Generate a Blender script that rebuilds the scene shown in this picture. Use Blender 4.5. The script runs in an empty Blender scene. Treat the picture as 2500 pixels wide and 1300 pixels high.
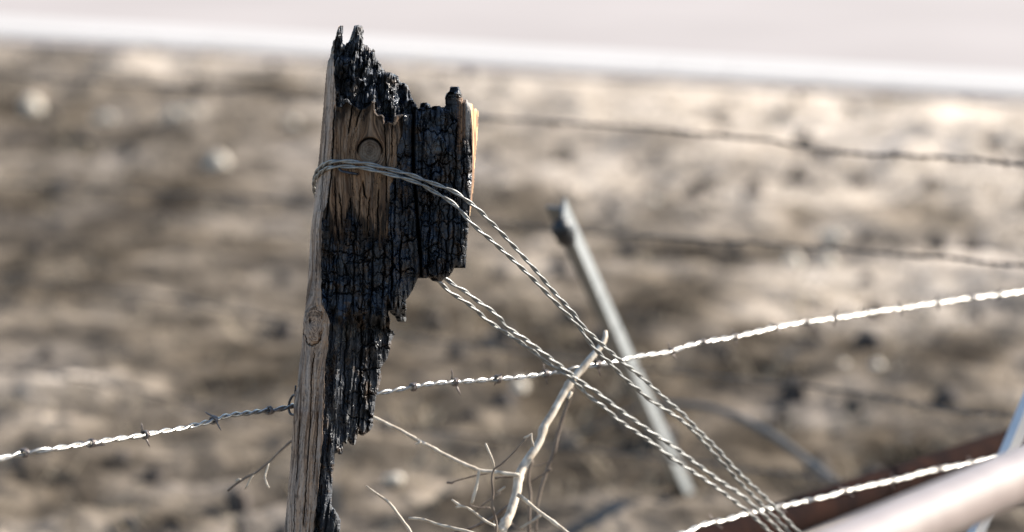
import bpy, math, random
import numpy as np
from mathutils import Vector, Matrix
random.seed(7)
S = bpy.context.scene
COL = S.collection
R = math.radians

# ------------------------------------------------------------------ camera
CAMH, PITCH, LENS = 1.25, R(8.0), 175.0
K = 36.0 / LENS / 2500.0
cp, sp = math.cos(PITCH), math.sin(PITCH)
cam = bpy.data.objects.new('camera', bpy.data.cameras.new('camera'))
COL.objects.link(cam)
cam.location = (0, 0, CAMH)
cam.rotation_euler = (R(90) - PITCH, 0, 0)
cam.data.lens = LENS
cam.data.sensor_width = 36
cam.data.clip_start = 0.05
cam.data.clip_end = 5000
cam.data.dof.use_dof = True
cam.data.dof.focus_distance = 4.045
cam.data.dof.aperture_fstop = 5.9
S.camera = cam

def ray(px, py):
    a = (np.asarray(px, float) - 1250) * K
    b = (650 - np.asarray(py, float)) * K
    a, b = np.broadcast_arrays(a, b)
    return a, cp + b * sp, -sp + b * cp
def atY(px, py, Y):
    x, y, z = ray(px, py)
    t = Y / y
    return np.stack([x * t, y * t, CAMH + z * t], -1)
def atD(px, py, D):
    x, y, z = ray(px, py)
    D = np.asarray(D, float)
    return np.stack([x * D, y * D, CAMH + z * D], -1)
def onG(px, py, h=0.0):
    x, y, z = ray(px, py)
    t = (h - CAMH) / z
    return np.stack([x * t, y * t, CAMH + z * t], -1)

# ------------------------------------------------------------------ helpers
def tag(o, label=None, cat=None, group=None, kind=None):
    if label: o['label'] = label
    if cat: o['category'] = cat
    if group: o['group'] = group
    if kind: o['kind'] = kind
    return o
def empty(name, loc):
    o = bpy.data.objects.new(name, None)
    o.location = loc
    o.empty_display_size = 0.05
    COL.objects.link(o)
    return o
def mesh_obj(name, V, F, mat, parent=None, smooth=True, attrs=None):
    V = np.asarray(V, float)
    me = bpy.data.meshes.new(name)
    off = np.zeros(3)
    if parent is not None:
        off = np.array(parent.location)
    else:
        off = np.array([V[:, 0].mean(), V[:, 1].mean(), V[:, 2].min()])
    V = V - off
    if isinstance(F, np.ndarray):
        n = F.shape[1]
        me.vertices.add(len(V)); me.vertices.foreach_set('co', V.ravel())
        me.loops.add(F.size); me.loops.foreach_set('vertex_index', F.ravel().astype(np.int32))
        me.polygons.add(len(F))
        me.polygons.foreach_set('loop_start', np.arange(0, F.size, n, dtype=np.int32))
        me.polygons.foreach_set('loop_total', np.full(len(F), n, dtype=np.int32))
        me.update(calc_edges=True)
    else:
        me.from_pydata([tuple(v) for v in V], [], F)
        me.update()
    me.polygons.foreach_set('use_smooth', np.full(len(me.polygons), smooth))
    if attrs:
        for k, a in attrs.items():
            a = np.asarray(a, np.float32)
            if a.ndim == 2:
                at = me.attributes.new(k, 'FLOAT_COLOR', 'POINT')
                c = np.ones((len(V), 4), np.float32); c[:, :3] = a
                at.data.foreach_set('color', c.ravel())
            else:
                at = me.attributes.new(k, 'FLOAT', 'POINT')
                at.data.foreach_set('value', a)
    me.materials.append(mat)
    o = bpy.data.objects.new(name, me)
    COL.objects.link(o)
    if parent is not None:
        o.parent = parent
    else:
        o.location = off
    return o

def catmull(P, step):
    """resample a polyline (n,k) smoothly, about one sample per step (first three columns xyz)"""
    P = np.asarray(P, float)
    out = []
    Q = np.vstack([2 * P[0] - P[1], P, 2 * P[-1] - P[-2]])
    for i in range(1, len(Q) - 2):
        n = max(1, int(np.linalg.norm(Q[i + 1, :3] - Q[i, :3]) / step))
        t = (np.arange(n) / n)[:, None]
        a, b, c, d = Q[i - 1], Q[i], Q[i + 1], Q[i + 2]
        out.append(0.5 * (2 * b + (c - a) * t + (2 * a - 5 * b + 4 * c - d) * t ** 2 + (3 * b - a - 3 * c + d) * t ** 3))
    out.append(Q[-2][None])
    return np.vstack(out)
def frames(P):
    T = np.gradient(P, axis=0); T /= np.linalg.norm(T, axis=1)[:, None] + 1e-12
    u = np.cross(T, [0, 0.02, 1.0]); u /= np.linalg.norm(u, axis=1)[:, None] + 1e-12
    v = np.cross(u, T)
    return T, u, v
def tube(P, r, n=8, cap=True):
    P = np.asarray(P, float)
    r = np.broadcast_to(np.asarray(r, float), (len(P),))
    T, u, v = frames(P)
    a = np.arange(n) * 2 * math.pi / n
    V = P[:, None] + r[:, None, None] * (np.cos(a)[None, :, None] * u[:, None] + np.sin(a)[None, :, None] * v[:, None])
    V = V.reshape(-1, 3)
    m = len(P)
    i = np.arange(m - 1)[:, None] * n; j = np.arange(n)[None]; k = (j + 1) % n
    F = np.stack([i + j, i + k, i + n + k, i + n + j], -1).reshape(-1, 4)
    F = [tuple(f) for f in F]
    if cap:
        V = np.vstack([V, P[:1] - T[:1] * r[0] * .3, P[-1:] + T[-1:] * r[-1] * .3])
        c0, c1 = m * n, m * n + 1
        for q in range(n):
            F.append((c0, (q + 1) % n, q))
            F.append((c1, (m - 1) * n + q, (m - 1) * n + (q + 1) % n))
    return V, F
def join(parts):
    V, F, o = [], [], 0
    for v, f in parts:
        V.append(v); F += [tuple(i + o for i in q) for q in f]; o += len(v)
    return np.vstack(V), F

# ------------------------------------------------------------------ numpy noise
def h2(ix, iy, seed):
    ix = ix.astype(np.int64); iy = iy.astype(np.int64)
    n = (ix * 374761393 + iy * 668265263 + seed * 1442695041) & 0xffffffff
    n = ((n ^ (n >> 13)) * 1274126177) & 0xffffffff
    n = ((n ^ (n >> 16)) * 2246822519) & 0xffffffff
    return ((n ^ (n >> 15)) & 0xffffff) / float(0xffffff)
def vn(x, y, seed=0):
    ix, iy = np.floor(x), np.floor(y)
    fx, fy = x - ix, y - iy
    fx = fx * fx * (3 - 2 * fx); fy = fy * fy * (3 - 2 * fy)
    a = h2(ix, iy, seed); b = h2(ix + 1, iy, seed); c = h2(ix, iy + 1, seed); d = h2(ix + 1, iy + 1, seed)
    return (a * (1 - fx) + b * fx) * (1 - fy) + (c * (1 - fx) + d * fx) * fy
def fbm(x, y, seed=0, o=4, g=.5):
    s = 0; a = 1; t = 0
    for i in range(o):
        s = s + a * vn(x * 2 ** i, y * 2 ** i, seed + 17 * i); t += a; a *= g
    return s / t
def voro(x, y, seed=0, jit=.9):
    ix, iy = np.floor(x), np.floor(y)
    f1 = np.full(x.shape, 9.); f2 = np.full(x.shape, 9.)
    cx = np.zeros(x.shape); cy = np.zeros(x.shape); idv = np.zeros(x.shape)
    for dx in (-1, 0, 1):
        for dy in (-1, 0, 1):
            gx, gy = ix + dx, iy + dy
            qx = gx + .5 + jit * (h2(gx, gy, seed) - .5); qy = gy + .5 + jit * (h2(gx, gy, seed + 5) - .5)
            d = np.hypot(x - qx, y - qy)
            n = d < f1
            f2 = np.where(n, f1, np.minimum(f2, d)); f1 = np.where(n, d, f1)
            cx = np.where(n, x - qx, cx); cy = np.where(n, y - qy, cy)
            idv = np.where(n, h2(gx, gy, seed + 9), idv)
    return f1, f2, cx, cy, idv
def ss(a, b, x):
    t = np.clip((x - a) / (b - a), 0, 1)
    return t * t * (3 - 2 * t)
def inpoly(X, Y, P):
    ins = np.zeros(X.shape, bool)
    n = len(P)
    for i in range(n):
        x1, y1 = P[i]; x2, y2 = P[(i + 1) % n]
        if y1 == y2: continue
        c = (Y > min(y1, y2)) & (Y <= max(y1, y2)) & (X < (x2 - x1) * (Y - y1) / (y2 - y1) + x1)
        ins ^= c
    return ins
def blur(A, n):
    for _ in range(n):
        A = (A + np.roll(A, 1, 0) + np.roll(A, -1, 0)) / 3
        A = (A + np.roll(A, 1, 1) + np.roll(A, -1, 1)) / 3
    return A

# ------------------------------------------------------------------ materials
def newmat(name):
    m = bpy.data.materials.new(name); m.use_nodes = True
    nt = m.node_tree; b = nt.nodes['Principled BSDF']
    return m, nt, b
def noise_col(name, c1, c2, scale, rough=.6, metal=0., bump=0., c3=None, stretch=(1, 1, 1), spec=.5, det=6, r2=None, lo=.35, hi=.65):
    m, nt, b = newmat(name)
    N, L = nt.nodes, nt.links
    tc = N.new('ShaderNodeTexCoord'); mp = N.new('ShaderNodeMapping'); mp.inputs['Scale'].default_value = stretch
    no = N.new('ShaderNodeTexNoise'); no.inputs['Scale'].default_value = scale; no.inputs['Detail'].default_value = det
    cr = N.new('ShaderNodeValToRGB')
    cr.color_ramp.elements[0].position = lo; cr.color_ramp.elements[1].position = hi
    cr.color_ramp.elements[0].color = (*c1, 1); cr.color_ramp.elements[1].color = (*c2, 1)
    if c3:
        e = cr.color_ramp.elements.new(min(.98, hi + .12)); e.color = (*c3, 1)
    L.new(tc.outputs['Object'], mp.inputs[0]); L.new(mp.outputs[0], no.inputs['Vector']); L.new(no.outputs['Fac'], cr.inputs[0])
    L.new(cr.outputs[0], b.inputs['Base Color'])
    b.inputs['Roughness'].default_value = rough; b.inputs['Metallic'].default_value = metal
    b.inputs['Specular IOR Level'].default_value = spec
    if r2 is not None:
        mr = N.new('ShaderNodeMapRange'); mr.inputs['To Min'].default_value = rough; mr.inputs['To Max'].default_value = r2
        L.new(no.outputs['Fac'], mr.inputs[0]); L.new(mr.outputs[0], b.inputs['Roughness'])
    if bump:
        bp = N.new('ShaderNodeBump'); bp.inputs['Strength'].default_value = 1; bp.inputs['Distance'].default_value = bump
        L.new(no.outputs['Fac'], bp.inputs['Height']); L.new(bp.outputs[0], b.inputs['Normal'])
    return m
def attr_mat(name, bump=0., scale=300, spec=.5, rough_attr=True, rough=.8, var=.25, stretch=(1, 1, .15)):
    m, nt, b = newmat(name)
    N, L = nt.nodes, nt.links
    at = N.new('ShaderNodeAttribute'); at.attribute_name = 'tint'
    tc = N.new('ShaderNodeTexCoord'); mp = N.new('ShaderNodeMapping'); mp.inputs['Scale'].default_value = stretch
    no = N.new('ShaderNodeTexNoise'); no.inputs['Scale'].default_value = scale; no.inputs['Detail'].default_value = 5
    mr = N.new('ShaderNodeMapRange'); mr.inputs['From Min'].default_value = .25; mr.inputs['From Max'].default_value = .75
    mr.inputs['To Min'].default_value = 1 - var; mr.inputs['To Max'].default_value = 1 + var
    mx = N.new('ShaderNodeVectorMath'); mx.operation = 'SCALE'
    L.new(tc.outputs['Object'], mp.inputs[0]); L.new(mp.outputs[0], no.inputs['Vector']); L.new(no.outputs['Fac'], mr.inputs[0])
    L.new(at.outputs['Color'], mx.inputs[0]); L.new(mr.outputs[0], mx.inputs['Scale']); L.new(mx.outputs[0], b.inputs['Base Color'])
    if rough_attr:
        ra = N.new('ShaderNodeAttribute'); ra.attribute_name = 'rough'
        L.new(ra.outputs['Fac'], b.inputs['Roughness'])
    else:
        b.inputs['Roughness'].default_value = rough
    b.inputs['Specular IOR Level'].default_value = spec
    if bump:
        bp = N.new('ShaderNodeBump'); bp.inputs['Distance'].default_value = bump
        L.new(no.outputs['Fac'], bp.inputs['Height']); L.new(bp.outputs[0], b.inputs['Normal'])
    return m

M_wood = attr_mat('burnt wood', bump=.0004, scale=900, spec=.3)
M_char = attr_mat('char', bump=.0008, scale=700, spec=.62, stretch=(1, 1, .35))
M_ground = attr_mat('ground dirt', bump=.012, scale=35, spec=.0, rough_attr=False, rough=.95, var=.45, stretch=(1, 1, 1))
M_galv = noise_col('galvanised wire', (.17, .17, .165), (.33, .33, .31), 220, rough=.42, metal=.4, r2=.5)
M_barbed = noise_col('bright galvanised wire', (.24, .235, .22), (.48, .46, .42), 260, rough=.24, metal=.75, r2=.36)
M_barb = noise_col('tarnished barb', (.13, .10, .09), (.28, .25, .23), 300, rough=.5, metal=.5)
M_rustwire = noise_col('old dark wire', (.15, .12, .095), (.23, .19, .155), 120, rough=.8, metal=.0)
M_staple = noise_col('dark staple steel', (.03, .035, .045), (.08, .09, .11), 400, rough=.4, metal=.7)
M_pipe = noise_col('pale painted pipe', (.20, .162, .150), (.25, .205, .190), 18, rough=.42, spec=.6, stretch=(1, 1, 1))
M_darkpipe = noise_col('rust brown pipe', (.010, .0055, .005), (.022, .010, .007), 25, rough=.95, spec=.03)
M_tpost = noise_col('grey green post paint', (.24, .26, .265), (.33, .345, .345), 30, rough=.5, metal=.2)
M_bluepost = noise_col('galvanised post', (.55, .57, .60), (.68, .68, .68), 30, rough=.42, metal=.5)
M_cap = noise_col('charred black clip', (.008, .01, .014), (.02, .025, .03), 40, rough=.5)
M_bark = noise_col('pale dead bark', (.42, .34, .25), (.72, .64, .52), 160, rough=.7, stretch=(1, 1, .3), bump=.0005)
M_bark2 = noise_col('brown dead bark', (.12, .085, .06), (.26, .20, .15), 160, rough=.75, stretch=(1, 1, .3))
M_arc = noise_col('thin grey tube', (.07, .075, .08), (.12, .125, .125), 20, rough=.7)
M_road = noise_col('sun bleached asphalt', (.31, .278, .262), (.35, .315, .298), 1.2, rough=.85)
M_line = noise_col('white road paint', (.47, .455, .43), (.51, .495, .47), 3, rough=.7)
M_stone = noise_col('pale stone', (.50, .44, .35), (.72, .65, .54), 30, rough=.85, bump=.003)
M_straw = noise_col('dry grass straw', (.14, .11, .075), (.42, .34, .23), 9, rough=.8)
M_clod = noise_col('burnt clods', (.02, .02, .021), (.09, .07, .055), 6, rough=.95, c3=(.22, .18, .14))

# ------------------------------------------------------------------ ground
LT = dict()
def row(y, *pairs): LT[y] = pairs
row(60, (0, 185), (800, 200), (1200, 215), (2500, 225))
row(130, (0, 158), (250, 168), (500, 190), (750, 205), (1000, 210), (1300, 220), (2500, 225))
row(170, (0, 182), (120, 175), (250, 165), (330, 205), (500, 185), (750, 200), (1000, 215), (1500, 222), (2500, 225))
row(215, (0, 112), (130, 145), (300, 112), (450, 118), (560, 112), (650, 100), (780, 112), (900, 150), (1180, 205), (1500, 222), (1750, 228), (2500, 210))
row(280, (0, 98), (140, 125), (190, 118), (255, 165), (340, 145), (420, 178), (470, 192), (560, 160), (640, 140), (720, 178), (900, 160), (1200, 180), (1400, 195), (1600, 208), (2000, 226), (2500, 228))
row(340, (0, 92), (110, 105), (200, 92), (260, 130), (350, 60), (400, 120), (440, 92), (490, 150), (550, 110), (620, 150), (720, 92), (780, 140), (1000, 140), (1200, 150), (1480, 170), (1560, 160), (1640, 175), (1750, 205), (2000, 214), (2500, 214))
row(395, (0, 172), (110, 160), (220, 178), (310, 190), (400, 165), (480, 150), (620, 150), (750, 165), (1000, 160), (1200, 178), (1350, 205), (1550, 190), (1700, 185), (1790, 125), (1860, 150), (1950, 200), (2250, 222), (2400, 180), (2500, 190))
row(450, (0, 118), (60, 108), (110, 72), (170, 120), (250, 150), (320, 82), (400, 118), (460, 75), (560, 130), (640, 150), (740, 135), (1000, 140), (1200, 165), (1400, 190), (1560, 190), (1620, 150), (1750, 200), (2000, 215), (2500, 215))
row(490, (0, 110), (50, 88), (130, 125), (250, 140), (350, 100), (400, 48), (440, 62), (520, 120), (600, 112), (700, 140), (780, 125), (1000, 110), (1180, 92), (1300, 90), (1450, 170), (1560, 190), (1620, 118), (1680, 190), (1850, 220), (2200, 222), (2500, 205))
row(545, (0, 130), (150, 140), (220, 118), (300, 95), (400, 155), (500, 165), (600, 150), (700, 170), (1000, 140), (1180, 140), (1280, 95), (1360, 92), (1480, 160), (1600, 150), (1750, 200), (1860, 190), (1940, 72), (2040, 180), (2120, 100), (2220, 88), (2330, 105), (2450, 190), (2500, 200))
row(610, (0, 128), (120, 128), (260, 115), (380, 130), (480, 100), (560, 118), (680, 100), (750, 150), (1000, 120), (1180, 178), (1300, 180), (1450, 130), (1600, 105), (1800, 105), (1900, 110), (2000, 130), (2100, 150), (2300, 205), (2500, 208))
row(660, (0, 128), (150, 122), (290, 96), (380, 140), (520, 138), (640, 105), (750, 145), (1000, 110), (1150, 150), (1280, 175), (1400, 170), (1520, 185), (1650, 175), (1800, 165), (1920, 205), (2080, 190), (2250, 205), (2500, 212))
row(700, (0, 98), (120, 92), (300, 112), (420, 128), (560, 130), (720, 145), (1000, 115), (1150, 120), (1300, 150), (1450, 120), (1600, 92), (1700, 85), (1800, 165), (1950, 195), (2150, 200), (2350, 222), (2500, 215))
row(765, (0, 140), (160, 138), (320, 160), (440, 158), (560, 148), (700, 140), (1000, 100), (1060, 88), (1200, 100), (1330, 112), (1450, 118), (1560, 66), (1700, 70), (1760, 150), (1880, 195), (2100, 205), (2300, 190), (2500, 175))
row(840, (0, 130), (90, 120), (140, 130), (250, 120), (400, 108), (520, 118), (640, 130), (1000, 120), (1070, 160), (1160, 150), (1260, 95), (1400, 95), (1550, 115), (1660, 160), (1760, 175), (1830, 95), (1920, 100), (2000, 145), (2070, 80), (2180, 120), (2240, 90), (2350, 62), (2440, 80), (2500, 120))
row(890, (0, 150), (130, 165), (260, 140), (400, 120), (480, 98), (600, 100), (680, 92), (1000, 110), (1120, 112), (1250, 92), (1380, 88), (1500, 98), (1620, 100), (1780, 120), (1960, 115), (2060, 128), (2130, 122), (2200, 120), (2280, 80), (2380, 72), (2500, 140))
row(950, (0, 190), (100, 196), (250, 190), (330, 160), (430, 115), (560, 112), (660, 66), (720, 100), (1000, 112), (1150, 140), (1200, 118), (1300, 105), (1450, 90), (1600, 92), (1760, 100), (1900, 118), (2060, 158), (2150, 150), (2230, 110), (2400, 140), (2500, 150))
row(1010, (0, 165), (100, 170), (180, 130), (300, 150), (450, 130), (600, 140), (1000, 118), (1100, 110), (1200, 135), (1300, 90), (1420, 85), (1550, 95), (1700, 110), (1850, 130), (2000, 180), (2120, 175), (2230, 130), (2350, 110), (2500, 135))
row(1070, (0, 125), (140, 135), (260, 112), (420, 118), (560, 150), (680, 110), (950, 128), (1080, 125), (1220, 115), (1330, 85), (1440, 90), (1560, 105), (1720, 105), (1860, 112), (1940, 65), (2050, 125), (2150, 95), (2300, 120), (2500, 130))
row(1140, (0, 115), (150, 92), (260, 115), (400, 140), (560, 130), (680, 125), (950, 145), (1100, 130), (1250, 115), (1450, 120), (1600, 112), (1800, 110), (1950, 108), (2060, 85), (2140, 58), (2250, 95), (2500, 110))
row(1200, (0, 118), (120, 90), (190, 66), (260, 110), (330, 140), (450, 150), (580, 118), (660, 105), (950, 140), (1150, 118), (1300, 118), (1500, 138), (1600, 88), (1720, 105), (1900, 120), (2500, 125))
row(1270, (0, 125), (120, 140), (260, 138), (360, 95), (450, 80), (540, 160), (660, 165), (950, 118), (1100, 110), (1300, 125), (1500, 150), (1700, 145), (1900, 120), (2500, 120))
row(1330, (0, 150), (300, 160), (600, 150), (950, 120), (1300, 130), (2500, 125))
ys = sorted(LT)
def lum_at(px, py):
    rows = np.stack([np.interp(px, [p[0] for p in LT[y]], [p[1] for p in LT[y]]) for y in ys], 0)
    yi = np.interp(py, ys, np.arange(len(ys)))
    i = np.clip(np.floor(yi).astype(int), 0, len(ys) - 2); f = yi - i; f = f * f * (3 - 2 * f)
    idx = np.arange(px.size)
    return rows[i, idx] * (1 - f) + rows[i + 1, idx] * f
def proj(P):
    x, y, z = P[:, 0], P[:, 1], P[:, 2] - CAMH
    d = y * cp - z * sp; u = y * sp + z * cp
    return 1250 + x / d / K, 650 - u / d / K

def axis(lo, hi, st, far):
    a = list(np.arange(lo, hi, st)); g = st; v = a[-1]
    while v < far: g *= 1.35; v += g; a.append(v)
    g = st; v = a[0]
    while v > -far: g *= 1.35; v -= g; a.insert(0, v)
    return np.array(a)
ax = axis(-2.4, 2.6, .02, 900); ay = axis(5.6, 14.0, .025, 900)
GX, GY = np.meshgrid(ax, ay)
gx, gy = GX.ravel(), GY.ravel()
# road edge line through two points of the near edge of the white line
E0 = onG(0, 92)[:2]; E1 = onG(2500, 238)[:2]
rd = (E1 - E0) / np.linalg.norm(E1 - E0); rn = np.array([-rd[1], rd[0]])
if rn[1] < 0: rn = -rn
rdist = (gx - E0[0]) * rn[0] + (gy - E0[1]) * rn[1]      # >0 beyond the edge
rough_h = (fbm(gx * 3.1, gy * 3.1, 3, 5) - .5) * .07 + (fbm(gx * 14, gy * 14, 8, 3) - .5) * .035
cl1, cl2, _, _, cid = voro(gx * 9 + 3 * fbm(gx * 4, gy * 4, 61, 2), gy * 9, 71)
rough_h += .022 * np.clip(.55 - cl1, 0, 1) * (cid > .45)
fade = 1 - ss(-.35, -.02, rdist)
fade = np.where(rdist > 3.6, ss(3.6, 4.4, rdist), fade)
near = ss(0.1, 30, np.hypot(gx, gy - 9) ) ; fade = fade * (1 - .7 * near)
gz = rough_h * fade - .012 * ss(-.3, 0, rdist) * (rdist < 3.6)
GP = np.stack([gx, gy, gz], 1)
gd = GP.copy(); gd[:, 2] = 0
okv = gy > 1.0
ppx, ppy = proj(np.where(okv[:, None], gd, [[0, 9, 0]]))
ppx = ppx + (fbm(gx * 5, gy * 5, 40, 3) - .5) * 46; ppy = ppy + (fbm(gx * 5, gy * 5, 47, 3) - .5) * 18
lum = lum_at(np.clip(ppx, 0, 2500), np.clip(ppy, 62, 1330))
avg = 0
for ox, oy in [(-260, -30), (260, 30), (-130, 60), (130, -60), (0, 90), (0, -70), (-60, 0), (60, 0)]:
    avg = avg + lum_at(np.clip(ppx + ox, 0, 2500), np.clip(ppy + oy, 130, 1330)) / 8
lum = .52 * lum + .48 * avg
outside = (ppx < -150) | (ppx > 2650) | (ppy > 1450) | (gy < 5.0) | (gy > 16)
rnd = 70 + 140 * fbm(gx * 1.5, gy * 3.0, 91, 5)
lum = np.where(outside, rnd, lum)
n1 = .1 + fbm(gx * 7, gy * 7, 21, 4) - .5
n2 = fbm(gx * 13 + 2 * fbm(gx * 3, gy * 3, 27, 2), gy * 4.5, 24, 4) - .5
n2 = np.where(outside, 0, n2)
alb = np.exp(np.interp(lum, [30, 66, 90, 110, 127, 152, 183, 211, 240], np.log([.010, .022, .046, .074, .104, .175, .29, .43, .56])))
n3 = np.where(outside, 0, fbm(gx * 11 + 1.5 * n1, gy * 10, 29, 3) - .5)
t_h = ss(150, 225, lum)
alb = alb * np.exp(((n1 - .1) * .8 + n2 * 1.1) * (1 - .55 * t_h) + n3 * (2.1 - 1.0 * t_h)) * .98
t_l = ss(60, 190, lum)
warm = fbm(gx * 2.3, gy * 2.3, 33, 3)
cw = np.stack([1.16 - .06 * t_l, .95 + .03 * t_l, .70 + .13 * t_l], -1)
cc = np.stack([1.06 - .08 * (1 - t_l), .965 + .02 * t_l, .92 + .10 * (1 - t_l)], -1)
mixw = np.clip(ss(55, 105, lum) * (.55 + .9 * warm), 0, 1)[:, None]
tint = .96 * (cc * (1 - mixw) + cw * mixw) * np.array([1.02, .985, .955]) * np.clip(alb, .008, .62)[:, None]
nx, ny = len(ax), len(ay)
i = np.arange(ny - 1)[:, None] * nx; j = np.arange(nx - 1)[None]
F = np.stack([i + j, i + j + 1, i + nx + j + 1, i + nx + j], -1).reshape(-1, 4)
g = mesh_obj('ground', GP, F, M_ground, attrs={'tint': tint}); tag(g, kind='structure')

def strip(name, d0, d1, z, mat, L=300):
    c = np.array(E0) + rd * 2.0
    pts = [(c - rd * L + rn * d0), (c + rd * L + rn * d0), (c + rd * L + rn * d1), (c - rd * L + rn * d1)]
    V = [(p[0], p[1], z) for p in pts] + [(p[0], p[1], z - .05) for p in pts]
    Fq = [(0, 1, 2, 3), (0, 4, 5, 1), (1, 5, 6, 2), (2, 6, 7, 3), (3, 7, 4, 0)]
    o = mesh_obj(name, V, Fq, mat, smooth=False); tag(o, kind='structure'); return o
strip('road', -.02, 3.45, .0, M_road)
V = []
def sheet(name, d0, d1, z, mat, L=300):
    c = np.array(E0) + rd * 2.0
    pts = [(c - rd * L + rn * d0), (c + rd * L + rn * d0), (c + rd * L + rn * d1), (c - rd * L + rn * d1)]
    o = mesh_obj(name, [(p[0], p[1], z) for p in pts], [(0, 1, 2, 3)], mat, smooth=False); tag(o, kind='structure')
sheet('road_edge_line', .10, .42, .004, M_line)
sheet('far_road_edge_line', 3.05, 3.30, .004, M_line)

# clods and straw: uncountable litter
rng = np.random.default_rng(4)
def ground_z(x, y):
    return 0.0
def litter(n, kind):
    parts_v, parts_f = [], []
    off = 0
    while n > 0:
        n -= 1
        y = rng.uniform(5.6, 13); x = rng.uniform(-.14, .14) * y * 1.6
        d = (x - E0[0]) * rn[0] + (y - E0[1]) * rn[1]
        if d > -.12: continue
        if kind == 'clod':
            s = rng.uniform(.008, .026) * (1.3 if rng.random() < .1 else 1)
            a = np.arange(6) * math.pi / 3 + rng.uniform(0, 1)
            v = [(x + math.cos(q) * s * rng.uniform(.7, 1.2), y + math.sin(q) * s * rng.uniform(.7, 1.2), -.012) for q in a]
            v += [(x + math.cos(q) * s * .75 * rng.uniform(.6, 1.2), y + math.sin(q) * s * .75, s * rng.uniform(.4, 1.0)) for q in a]
            v += [(x, y, s * rng.uniform(.7, 1.3))]
            f = [(q, (q + 1) % 6, 6 + (q + 1) % 6, 6 + q) for q in range(6)] + [(6 + q, 6 + (q + 1) % 6, 12) for q in range(6)]
        else:
            v, f = [], []
            for b in range(rng.integers(3, 8)):
                a = rng.uniform(0, 6.28); l = rng.uniform(.02, .07); w = .0016; o = len(v)
                bx, by = x + rng.normal(0, .012), y + rng.normal(0, .012)
                dx, dy = math.cos(a) * l, math.sin(a) * l; hz = rng.uniform(.2, .9) * l
                v += [(bx - dy / l * w, by + dx / l * w, -.01), (bx + dy / l * w, by - dx / l * w, -.01), (bx + dx + dy / l * w * .5, by + dy - dx / l * w * .5, hz), (bx + dx, by + dy + w, hz + .002)]
                f += [(o, o + 1, o + 2, o + 3)]
        parts_v += v; parts_f += [tuple(k + off for k in q) for q in f]; off = len(parts_v)
    return parts_v, parts_f
v, f = litter(600, 'clod'); tag(mesh_obj('burnt_clods', v, f, M_clod, smooth=False), 'loose burnt clods strewn over the scorched ground', 'soil clods', kind='stuff')
v, f = litter(1400, 'straw'); tag(mesh_obj('dry_grass', v, f, M_straw, smooth=False), 'dry grass stubble left in the scorched ground', 'dry grass', kind='stuff')

# pale stones (soft bright discs in the photograph)
def stone(px, py, s, label=None):
    p = onG(px, py)
    n1, n2 = 7, 12
    V = []; ph = rng.uniform(0, 9)
    for a in range(n1 + 1):
        th = math.pi * a / n1
        for b in range(n2):
            f_ = 2 * math.pi * b / n2
            d = np.array([math.sin(th) * math.cos(f_), math.sin(th) * math.sin(f_) * .9, math.cos(th) * .75])
            k = 1 + .16 * math.sin(3 * d[0] + ph) + .13 * math.sin(4 * d[1] + 2 * ph) + .1 * math.cos(5 * d[2] + ph)
            V.append(p + d * k * s * .5 + np.array([0, 0, s * .22]))
    Fq = [(a * n2 + b, a * n2 + (b + 1) % n2, (a + 1) * n2 + (b + 1) % n2, (a + 1) * n2 + b) for a in range(n1) for b in range(n2)]
    o = mesh_obj('stone', np.array(V), Fq, M_stone)
    tag(o, label or 'small pale stone blurred into a faint disc on the burnt dirt', 'stone', 'pale stones scattered on the burnt ground')
stone(80, 278, .058, 'bright cream stone on dark dirt near the top left corner')
stone(535, 422, .066, 'brightest cream stone, left of the wire wrapped post')
for q in [(255, 300, .040), (425, 292, .040), (468, 288, .046), (715, 318, .038), (2055, 905, .024), (2138, 903, .024), (2190, 915, .018), (960, 1182, .026), (1270, 955, .028),
          (1940, 650, .036), (2020, 645, .034), (1600, 510, .036), (2030, 590, .034), (330, 160, .045)]:
    stone(*q)

# ------------------------------------------------------------------ the burnt post
OUT = [(826,63),(835,62),(836,68),(834,88),(835,104),(841,111),(848,103),(854,95),(860,76),(864,64),(868,61),(885,62),(888,76),(886,107),(897,111),(906,120),(909,128),(912,119),(916,125),(917,141),(929,153),(935,168),(946,178),(951,176),(958,178),(971,185),(980,202),(988,203),(995,208),(1000,218),(1005,236),(1017,255),(1023,268),(1034,264),(1037,253),(1043,249),(1051,256),(1054,267),(1063,270),(1066,261),(1074,258),(1080,265),(1089,262),(1097,265),(1102,258),(1101,236),(1105,228),(1111,224),(1114,212),(1120,212),(1126,227),(1131,245),(1137,245),(1141,242),(1143,250),(1154,254),(1157,264),(1169,270),(1168,307),(1163,368),(1158,427),(1158,441),(1152,497),(1145,552),(1141,595),(1137,657),(1133,652),(1128,651),(1121,655),(1114,651),(1110,655),(1106,663),(1097,677),(1086,680),(1078,689),(1068,685),(1052,674),(1041,680),(1032,680),(1023,675),(1014,697),(1008,709),(1000,722),(992,734),(993,760),(992,789),(981,786),(974,774),(961,765),(951,744),(949,768),(954,783),(951,801),(958,806),(965,815),(957,832),(954,851),(948,872),(938,888),(929,900),(932,921),(925,952),(918,971),(915,1001),(912,1020),(912,1041),(905,1051),(889,1065),(880,1060),(878,1051),(874,1063),(866,1088),(858,1085),(851,1072),(847,1085),(843,1080),(839,1082),(837,1109),(833,1111),(826,1108),(820,1106),(817,1112),(817,1133),(813,1155),(812,1181),(811,1216),(809,1233),(820,1246),(828,1260),(832,1270),(831,1300),(826,1350),(810,1420),(800,1600),(788,2000),(740,2700),(600,2700),
       (655,1900),(693,1300),(701.5,1219),(708,1138),(715,1031),(719,958),(726,946),(729,897),(735,854),(738,820),(740,780),(745,752),(746,734),(751,688),(755,626),(758,565),(766,503),(772,442),(778,384),(788,276),(794,199),(798,162),(800,150),(806,138),(808,120),(814,98),(818,94),(821,82)]
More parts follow.
